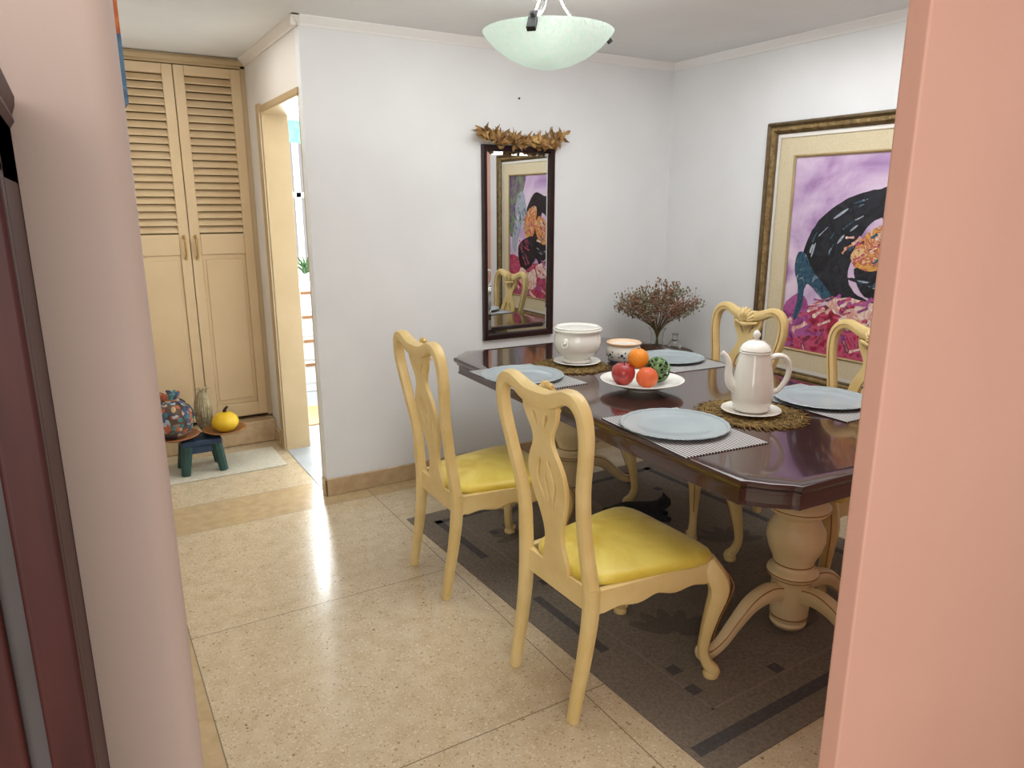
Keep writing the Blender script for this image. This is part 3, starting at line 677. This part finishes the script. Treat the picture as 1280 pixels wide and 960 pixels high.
def strokes(s0,s1,t0,t1,ang,n,mis,L=.06,W=.012,fn=None):
    lay[0]+=1
    for k in range(n):
        s=random.uniform(s0,s1); t=random.uniform(t0,t1)
        if fn and not fn(s,t): continue
        a=ang(s,t) if callable(ang) else ang; a+=random.gauss(0,.2); l=L*random.uniform(.5,1.4); w_=W*random.uniform(.5,1.5)
        Y=cyl1-s*(cyl1-cyl0); Z=cz0+t*(cz1-cz0); pts=[]
        for j in range(10):
            b=2*PI*j/10; x=l*.5*math.cos(b); y=w_*.5*math.sin(b)+.25*w_*math.sin(3*b)
            yy,zz=clampv(Y-(x*math.cos(a)-y*math.sin(a)),Z+x*math.sin(a)+y*math.cos(a)); pts.append((-dpt-.00015*lay[0]-.00015*k/n,yy,zz))
        mb.poly(pts,random.choice(mis))
mats=[M['canvas'],M['p_black'],M['p_blue'],M['p_crimson'],M['p_cream'],M['p_orange'],M['p_magenta'],M['p_grey'],M['p_green']]
pw([(.75,1.02),(1.02,1.02),(1.02,.55),(.9,.5),(.86,.7)],8)
pw([(.0,.0),(.0,.16),(.2,.24),(.45,.30),(.7,.28),(1.0,.33),(1.0,0)],3)
pw([(.0,.22),(.1,.3),(.16,.2),(.1,.05),(0,.0)],6)
strokes(0,1,.0,.22,.3,50,[3,6,3,4,3],.13,.03)
pw([(.44,.80),(.58,.86),(.68,.80),(.74,.68),(.70,.55),(.62,.42),(.56,.30),(.50,.24),(.48,.32),(.52,.45),(.55,.58),(.50,.70)],1)
ppx([(1000,330),(1008,300),(1022,276),(1045,256),(1066,245),(1090,238),(1112,234),(1135,238),(1135,262),(1112,268),(1092,276),(1076,294),(1066,318),(1058,345),(1066,366),(1084,378),(1066,384),(1044,376),(1028,362),(1018,345),(1008,350)],1)
ppx([(992,338),(996,316),(1006,318),(1014,338),(1030,358),(1040,374),(1028,376),(1010,356),(1004,362),(1000,385),(990,400),(996,362)],2)
ppx([(1034,380),(1052,372),(1076,376),(1096,382),(1110,392),(1096,412),(1070,408),(1048,398)],4)
ppx([(1062,322),(1074,300),(1092,286),(1112,280),(1125,300),(1110,330),(1092,342),(1072,340)],5)
ppx([(1066,336),(1088,340),(1112,334),(1115,368),(1096,376),(1074,366)],1)
ppx([(1040,392),(1060,402),(1084,412),(1100,425),(1082,434),(1056,420),(1036,410)],3)
def fl_(pts,n,mis,L_,W_):  # brush strokes running along a line
    lay[0]+=1
    q=[PX(u,v,X0-.02) for u,v in pts]
    P,_=cr(q,[0]*len(q),8)
    for k in range(n):
        i=random.randint(0,len(P)-2); c=P[i]; d=P[i+1]-P[i]; a=math.atan2(d.z,-d.y); l=L_*random.uniform(.6,1.3); w_=W_*random.uniform(.5,1.4)
        Y=c.y-cy+random.gauss(0,.012); Z=c.z-PZ0+random.gauss(0,.012); o_=[]
        for j in range(10):
            b=2*PI*j/10; x=l*.5*math.cos(b); y=w_*.5*math.sin(b)
            yy,zz=clampv(Y-(x*math.cos(a)-y*math.sin(a)),Z+x*math.sin(a)+y*math.cos(a)); o_.append((-dpt-.00015*lay[0]-.0001*k/n,yy,zz))
        mb.poly(o_,random.choice(mis))
fl_([(1012,325),(1022,296),(1045,272),(1070,258),(1100,250),(1125,250)],26,[1,2,1,7,1],.08,.013)
fl_([(1030,330),(1042,300),(1062,280),(1080,270)],14,[1,2,7,1],.06,.010)
fl_([(1062,350),(1085,356),(1112,350)],14,[2,7,1,2],.06,.012)
strokes(.32,.56,.47,.62,.5,26,[5,4,5,3,2],.05,.014)
strokes(.16,.55,.15,.30,.5,36,[4,3,4,6,3],.07,.018)
pw([(.78,.86),(.86,.84),(.90,.74),(.92,.6),(.96,.42),(.90,.36),(.86,.5),(.80,.6),(.74,.56),(.72,.68)],7)
pw([(.58,.74),(.70,.72),(.78,.60),(.74,.50),(.62,.52)],5)
pw([(.60,.5),(.76,.48),(.86,.40),(.80,.22),(.66,.26),(.58,.36)],1)
pw([(.60,.24),(.70,.2),(.80,.24),(.86,.14),(.7,.06),(.58,.1)],4)
strokes(.74,.92,.5,.82,1.3,20,[7,2,7,1],.08,.012)
strokes(.62,.82,.28,.46,.8,20,[1,3,1,2],.08,.014)
mb.build('canvas',mats,pt_,smooth=False)
# ================================================================ PENDANT LAMP
LP=Vector((0,0,0)); r0=ray(685,45); t_=2.73e-3; LP.x=r0.x*t_; LP.y=r0.y*t_; ZR=CH+r0.z*t_
lt=thing('pendant_lamp','hanging pendant lamp with a shallow frosted green-white glass bowl','lamp',(LP.x,LP.y,ZR))
mb=MB(); R=.222
prof=[(0,-.106),(.04,-.103),(.09,-.090),(.14,-.066),(.185,-.034),(.21,-.008),(R,.008),(R+.002,.012),(R-.003,.013),(.205,-.003),(.18,-.028),(.135,-.060),(.085,-.084),(.04,-.097),(0,-.100)]
mb.lathe(prof,64); mb.build('shade',M['lampglass'],lt,auto=60)
top=H-ZR; A0=math.radians(-16)
mb=MB(); mb.lathe([(0,top-.03),(.03,top-.03),(.055,top-.012),(.06,top-.001),(0,top-.001)],32); mb.lathe([(.0,.13),(.012,.13),(.014,.14),(.010,.15),(.008,.16),(.008,top-.02),(0,top-.02)],16)
for k in range(3):
    a=k*2*PI/3+A0; c,s=math.cos(a),math.sin(a)
    mb.tube([(c*.008,s*.008,top-.05),(c*.02,s*.02,.20),(c*.04,s*.04,.13),(c*.08,s*.08,.07),(c*.15,s*.15,.035),(c*(R+.006),s*(R+.006),.016)],.0062,8,smooth=4)
mb.build('stem',M['steel'],lt)
for k in range(3):
    a=k*2*PI/3+A0
    q=1.35 if k==2 else .5
    T=Matrix.Rotation(a,4,'Z')@Matrix.Translation((R-.004,0,.0))@Matrix.Rotation(math.radians(-38),4,'Y')
    mb=MB(); mb.box(-.006,.012,-.011*q,.011*q,-.03*q,.026*q,0,T); mb.build('clip',M['black'],lt,smooth=False,bevel=.003)
mb=MB(); mb.sphere((0,0,-.02),(.035,.035,.03),16,10); mb.lathe([(0,.005),(.02,.005),(.02,.05),(0,.05)],16,mi=1); mb.build('bulb',[M['bulb'],M['kwhite']],lt)
# ================================================================ STOOL + ORNAMENTS by the closet
o=MB(); 
o.box(.10,.96,4.27,4.66,.0006,.009); q=o.build('bath_mat',M['matrug'],smooth=False,bevel=.003); tag(q,'small off-white cotton mat on the floor before the closet','mat')
SX,SY=.51,4.45
t=thing('stool','small rustic stool with blue top and dark green legs','stool',(SX,SY,.0095))
mb=MB(); mb.box(-.11,.11,-.09,.09,.165,.200); mb.build('seat',M['cblue'],t,smooth=False,bevel=.008)
mb=MB(); mb.box(-.09,.09,-.075,.075,.12,.166); mb.build('apron',M['cblue'],t,smooth=False,bevel=.004)
for sx in (-1,1):
    for sy in (-1,1):
        mb=MB(); mb.tube([(sx*.105,sy*.085,0),(sx*.08,sy*.06,.166)],[.024,.030],8,sq=4,asp=1.0); mb.build('leg',M['cgreen'],t)
zt=.0095+.2005
o=MB().lathe([(0,.004),(.06,0),(.07,.004),(.115,.020),(.135,.030),(.13,.033),(.11,.024),(.06,.012),(0,.010)],40).build('clay_dish',M['terra'],loc=(SX-.13,SY,zt)); tag(o,'terracotta dish carrying the colourful patterned bundle','dish')
o=MB().lathe([(0,.004),(.04,0),(.05,.004),(.10,.020),(.125,.034),(.12,.037),(.09,.026),(.05,.012),(0,.010)],40).build('wooden_bowl',M['wood'],loc=(SX+.14,SY-.02,zt)); tag(o,'small wooden bowl holding the yellow gourd','bowl')
t=thing('patterned_bundle','full multicoloured patchwork cloth bundle in rust, teal and navy','ornament',(SX-.14,SY-.01,zt+.0125))
cm=[M['redclay'],M['teal'],M['navy'],M['tanclay'],M['pumpkin'],M['darkclay'],M['plate']]
bf=lambda a,ph:1+.08*math.sin(5*a+2*ph)*math.cos(3*ph)
mb=MB(); mb.sphere((0,0,.120),(.118,.10,.120),28,18,0,fn=bf); mb.build('body',M['darkclay'],t)
mb=MB()
for k in range(300):
    a=random.uniform(0,2*PI); ph=math.asin(random.uniform(-.8,1)); q=bf(a,ph); d=Vector((math.cos(a)*math.cos(ph)*.119*q,math.sin(a)*math.cos(ph)*.101*q,.120+math.sin(ph)*.121))
    nrm=Vector((d.x,d.y,d.z-.120)).normalized(); T=Matrix.Translation(d)@nrm.to_track_quat('Z','Y').to_matrix().to_4x4()@Matrix.Rotation(random.uniform(0,PI),4,'Z')
    c_=random.choice([0,0,1,1,2,2,3,3,5,5,6]); r=random.uniform(.012,.022)
    mb.sphere((0,0,0),(r*1.3,r*.8,.0030),8,5,c_,T)
for k in range(9):
    a=k*2*PI/9; mb.tube([(.02*math.cos(a),.02*math.sin(a),.228),(.045*math.cos(a),.04*math.sin(a),.262),(.06*math.cos(a+.3),.055*math.sin(a+.3),.272)],[.016,.015,.005],7,[0,1,2,3,5,0][k%6],smooth=3)
mb.build('patchwork',cm,t)
t=MB(); t.sphere((0,0,.125),(.046,.042,.125),20,14,0,fn=lambda a,ph:1+.05*math.sin(9*a))
for k in range(150):
    a=random.uniform(0,2*PI); ph=random.uniform(-.9,1.2)
    P_=[(math.cos(a+i*.05)*math.cos(h)*.049,math.sin(a+i*.05)*math.cos(h)*.045,.125+math.sin(h)*.128) for i,h in enumerate([max(-1.3,ph-.5),ph,min(1.5,ph+.5)])]
    t.tube(P_,[.002,.0035,.002],4,smooth=2)
for k in range(40):
    a=random.uniform(0,2*PI); s=random.uniform(.01,.05); t.tube([(0,0,.245),(s*.5*math.cos(a),s*.5*math.sin(a),.265),(s*math.cos(a),s*math.sin(a),.262)],[.004,.003,.0015],4,smooth=2)
o=t.build('straw_bundle',M['knit'],loc=(SX+.045,SY+.085,zt)); tag(o,'pale greyish straw-wrapped bundle between the patchwork bundle and the gourd','straw bundle')
t=thing('gourd','round yellow gourd with a dark stem in the wooden bowl','gourd',(SX+.145,SY-.025,zt+.0125))
mb=MB(); mb.sphere((0,0,.062),(.074,.074,.062),40,16,fn=lambda a,ph:1+.035*abs(math.cos(4*a))); mb.build('body',M['pumpkin'],t)
mb=MB(); mb.tube([(0,0,.115),(.004,-.01,.14),(.018,-.016,.156)],[.013,.009,.007],8,smooth=3); mb.build('stem',M['stalk'],t)
# ================================================================ CAT under table
ct=thing('cat','black cat lying on the rug under the table','cat',(2.26,2.57,RZ+.001),math.radians(-30))
KS=.82
me=bpy.data.meshes.new('body'); bm=bmesh.new()
V_=[((.0,0,.060),.056),((.09,0,.068),.056),((-.10,0,.062),.060),((-.16,0,.05),.045),((.14,0,.09),.036),((.175,.0,.115),.036),((.205,0,.107),.022),
    ((-.20,.05,.022),.018),((-.18,.11,.02),.016),((-.10,.13,.018),.012),((.12,.045,.035),.024),((.20,.045,.018),.016),((.12,-.045,.035),.024),((.20,-.045,.018),.016),
    ((.163,.026,.144),.012),((.160,.034,.163),.004),((.163,-.026,.144),.012),((.160,-.034,.163),.004),((-.09,.06,.04),.035),((-.03,.08,.018),.016),((-.09,-.06,.04),.035),((-.03,-.08,.018),.016)]
E_=[(0,1),(0,2),(2,3),(1,4),(4,5),(5,6),(3,7),(7,8),(8,9),(1,10),(10,11),(1,12),(12,13),(5,14),(14,15),(5,16),(16,17),(2,18),(18,19),(2,20),(20,21)]
lay_=bm.verts.layers.skin.verify()
vv=[bm.verts.new(Vector(p)*KS) for p,_ in V_]
for a,b in E_: bm.edges.new((vv[a],vv[b]))
for v,(p,r) in zip(vv,V_): v[lay_].radius=(r*KS,r*KS)
vv[0][lay_].use_root=True
bm.to_mesh(me); bm.free(); me.materials.append(M['cat'])
bo=bpy.data.objects.new('body',me); COL.objects.link(bo); bo.parent=ct
bo.modifiers.new('skin','SKIN').use_smooth_shade=True; sm=bo.modifiers.new('sub','SUBSURF'); sm.levels=2; sm.render_levels=2
for s in (-1,1):
    mb=MB(); mb.sphere((.203*KS,s*.015*KS,.121*KS),.005,8,6); mb.build('eye',M['cateye'],ct)
mb=MB(); mb.sphere((.226*KS,0,.112*KS),(.004,.005,.003),8,6); mb.build('nose',M['catnose'],ct)
# ================================================================ LEFT: cabinet, picture
t=thing('display_cabinet','dark mahogany glass-fronted cabinet at the left edge of the picture','cabinet',(-.036,.62,0))
Zc=1.60
mb=MB(); 
mb.box(-.6,0,.03,.235,0,.08); mb.box(-.6,0,.03,.235,Zc-.05,Zc); mb.box(-.6,-.58,.03,.235,0,Zc); mb.box(-.02,0,.032,.235,0,Zc); mb.box(-.6,0,.22,.235,0,Zc)
mb.build('body',M['cabinet'],t,smooth=False)
mb=MB(); mb.box(-.030,0,0,.032,0,Zc-.0); mb.box(-.6,-.044,0,.03,0,.12); mb.box(-.6,0,0,.03,Zc-.05,Zc); mb.box(-.6,-.044,.002,.03,.1,Zc-.05)
mb.build('door_frame',M['cabinet'],t,smooth=True,bevel=.004)
mb=MB(); mb.box(-.58,-.02,.010,.014,.1,Zc-.05); mb.build('glass_pane',M['greyglass'],t,smooth=False)
mb=MB(); mb.loft([[(-.62,-a,Zc+b),(a,-a,Zc+b),(a,.235,Zc+b),(-.62,.235,Zc+b)] for a,b in ((0,0),(.004,.006),(.003,.012),(.006,.020),(.007,.028),(.0,.030))]); mb.build('cornice',M['cabinet'],t,smooth=True,auto=30)
t=thing('framed_picture','colourful blue and orange picture hung beyond the pale pink wall end','picture',(.0555,1.21,1.67))
mb=MB(); mb.box(.0,.038,0,.45,0,.09,0); mb.box(0,.038,0,.45,.09,.5,1); mb.build('canvas',[M['picblue'],M['picorange']],t,smooth=False)
# ================================================================ KITCHEN
t=thing('drawer_unit','white kitchen drawer unit seen through the doorway','drawers',(1.95,6.2,.0045))
mb=MB(); mb.box(-.45,.45,-.22,.25,0,.88); mb.build('body',M['kwhite'],t,smooth=False,bevel=.005)
for k in range(4):
    mb=MB(); mb.box(-.43,.43,-.24,-.22,.08+k*.2,.26+k*.2); d=mb.build('drawer',M['kwhite'],t,smooth=False,bevel=.004)
    mb=MB(); mb.box(-.4,.0,-.262,-.24,.225+k*.2,.245+k*.2); mb.build('handle',M['kbrown'],d,smooth=False)
mb=MB(); rings=[]
for z in (2.04,2.22):
    rings.append([(1.3+1.5*i/60,6.44+.02*math.sin(i*1.1),z) for i in range(61)])
mb.loft(rings,0,False,closed=False); tag(mb.build('curtain_valance',M['kgreen']),'short green curtain valance over the bright kitchen window','curtain')
t=thing('wall_shelf','small brown wooden shelf cabinet on the kitchen wall past the doorway','cabinet',(1.171,5.15,1.28))
mb=MB(); mb.box(0,.14,0,.35,0,.22); mb.build('body',M['kbrown'],t,smooth=False,bevel=.006)
mb=MB(); mb.box(.02,.12,-.012,0,.02,.20); mb.build('panel',M['kwhite'],t,smooth=False,bevel=.003)
t=thing('potted_plant','small leafy potted plant on top of the kitchen drawers','plant',(1.66,6.2,.8855))
mb=MB(); mb.lathe([(0,0),(.035,0),(.05,.07),(.054,.08),(.045,.08),(0,.07)],20); mb.build('pot',M['kwhite'],t)
mb=MB()
for k in range(26):
    a=random.uniform(0,2*PI); leafm(mb,(0,0,.07+random.uniform(0,.06)),(math.cos(a),math.sin(a)*.7,random.uniform(.5,1.8)),random.uniform(.08,.15),.02,0,.2)
mb.build('leaves',M['leafgreen'],t)
mb=MB(); mb.box(1.25,1.85,5.0,5.5,.0045,.012); tag(mb.build('kitchen_mat',M['stripemat'],smooth=False),'tan striped mat on the kitchen floor beyond the doorway','mat')
# ================================================================ LIGHTS
def area(name,loc,target,sx,sy,power,col):
    l=bpy.data.lights.new(name,'AREA'); l.shape='RECTANGLE'; l.size=sx; l.size_y=sy; l.energy=power; l.color=col
    o=bpy.data.objects.new(name,l); COL.objects.link(o); o.location=loc; d=Vector(target)-Vector(loc); o.rotation_euler=d.to_track_quat('-Z','Y').to_euler(); return o
area('window_daylight',(2.05,6.9,1.6),(2.05,5,1.4),1.5,1.3,360,(.93,.97,1))
area('kitchen_fill',(2.2,5.2,2.36),(2.2,5.2,0),.8,.8,14,(1,.99,.97))  # added overhead fill to brighten the kitchen, not a fitted lamp
area('room_daylight',(-.5,-1.6,1.6),(1.6,1.6,.9),2.4,1.6,54,(1,.98,.95))
area('dining_fill',(2.2,2.0,2.37),(2.2,2.0,0),1.6,1.6,29,(.97,.985,1))  # unseen soft fill added under the dining ceiling; the pendant is the real lamp
area('hall_fill',(.55,3.9,2.37),(.55,3.9,0),.6,.8,5,(1,.97,.93))  # weak unseen fill added to lift the hall, stands for no fixture
l=bpy.data.lights.new('pendant_bulb','POINT'); l.energy=24; l.shadow_soft_size=.06; l.color=(.97,1,.98); o=bpy.data.objects.new('pendant_bulb',l); COL.objects.link(o); o.location=(LP.x,LP.y,ZR+.06)
w=bpy.data.worlds.new('world'); bpy.context.scene.world=w; w.use_nodes=True; bg=w.node_tree.nodes['Background']; bg.inputs[0].default_value=(1,.99,.97,1); bg.inputs[1].default_value=.65
bpy.context.scene.view_settings.view_transform='Standard'
cam=bpy.data.cameras.new('camera'); cam.sensor_width=36; cam.lens=FPX/1280*36; cam.clip_start=.02
co=bpy.data.objects.new('camera',cam); COL.objects.link(co); co.location=(0,0,CH); co.rotation_euler=(PI/2-PITCH,0,-YAW); bpy.context.scene.camera=co
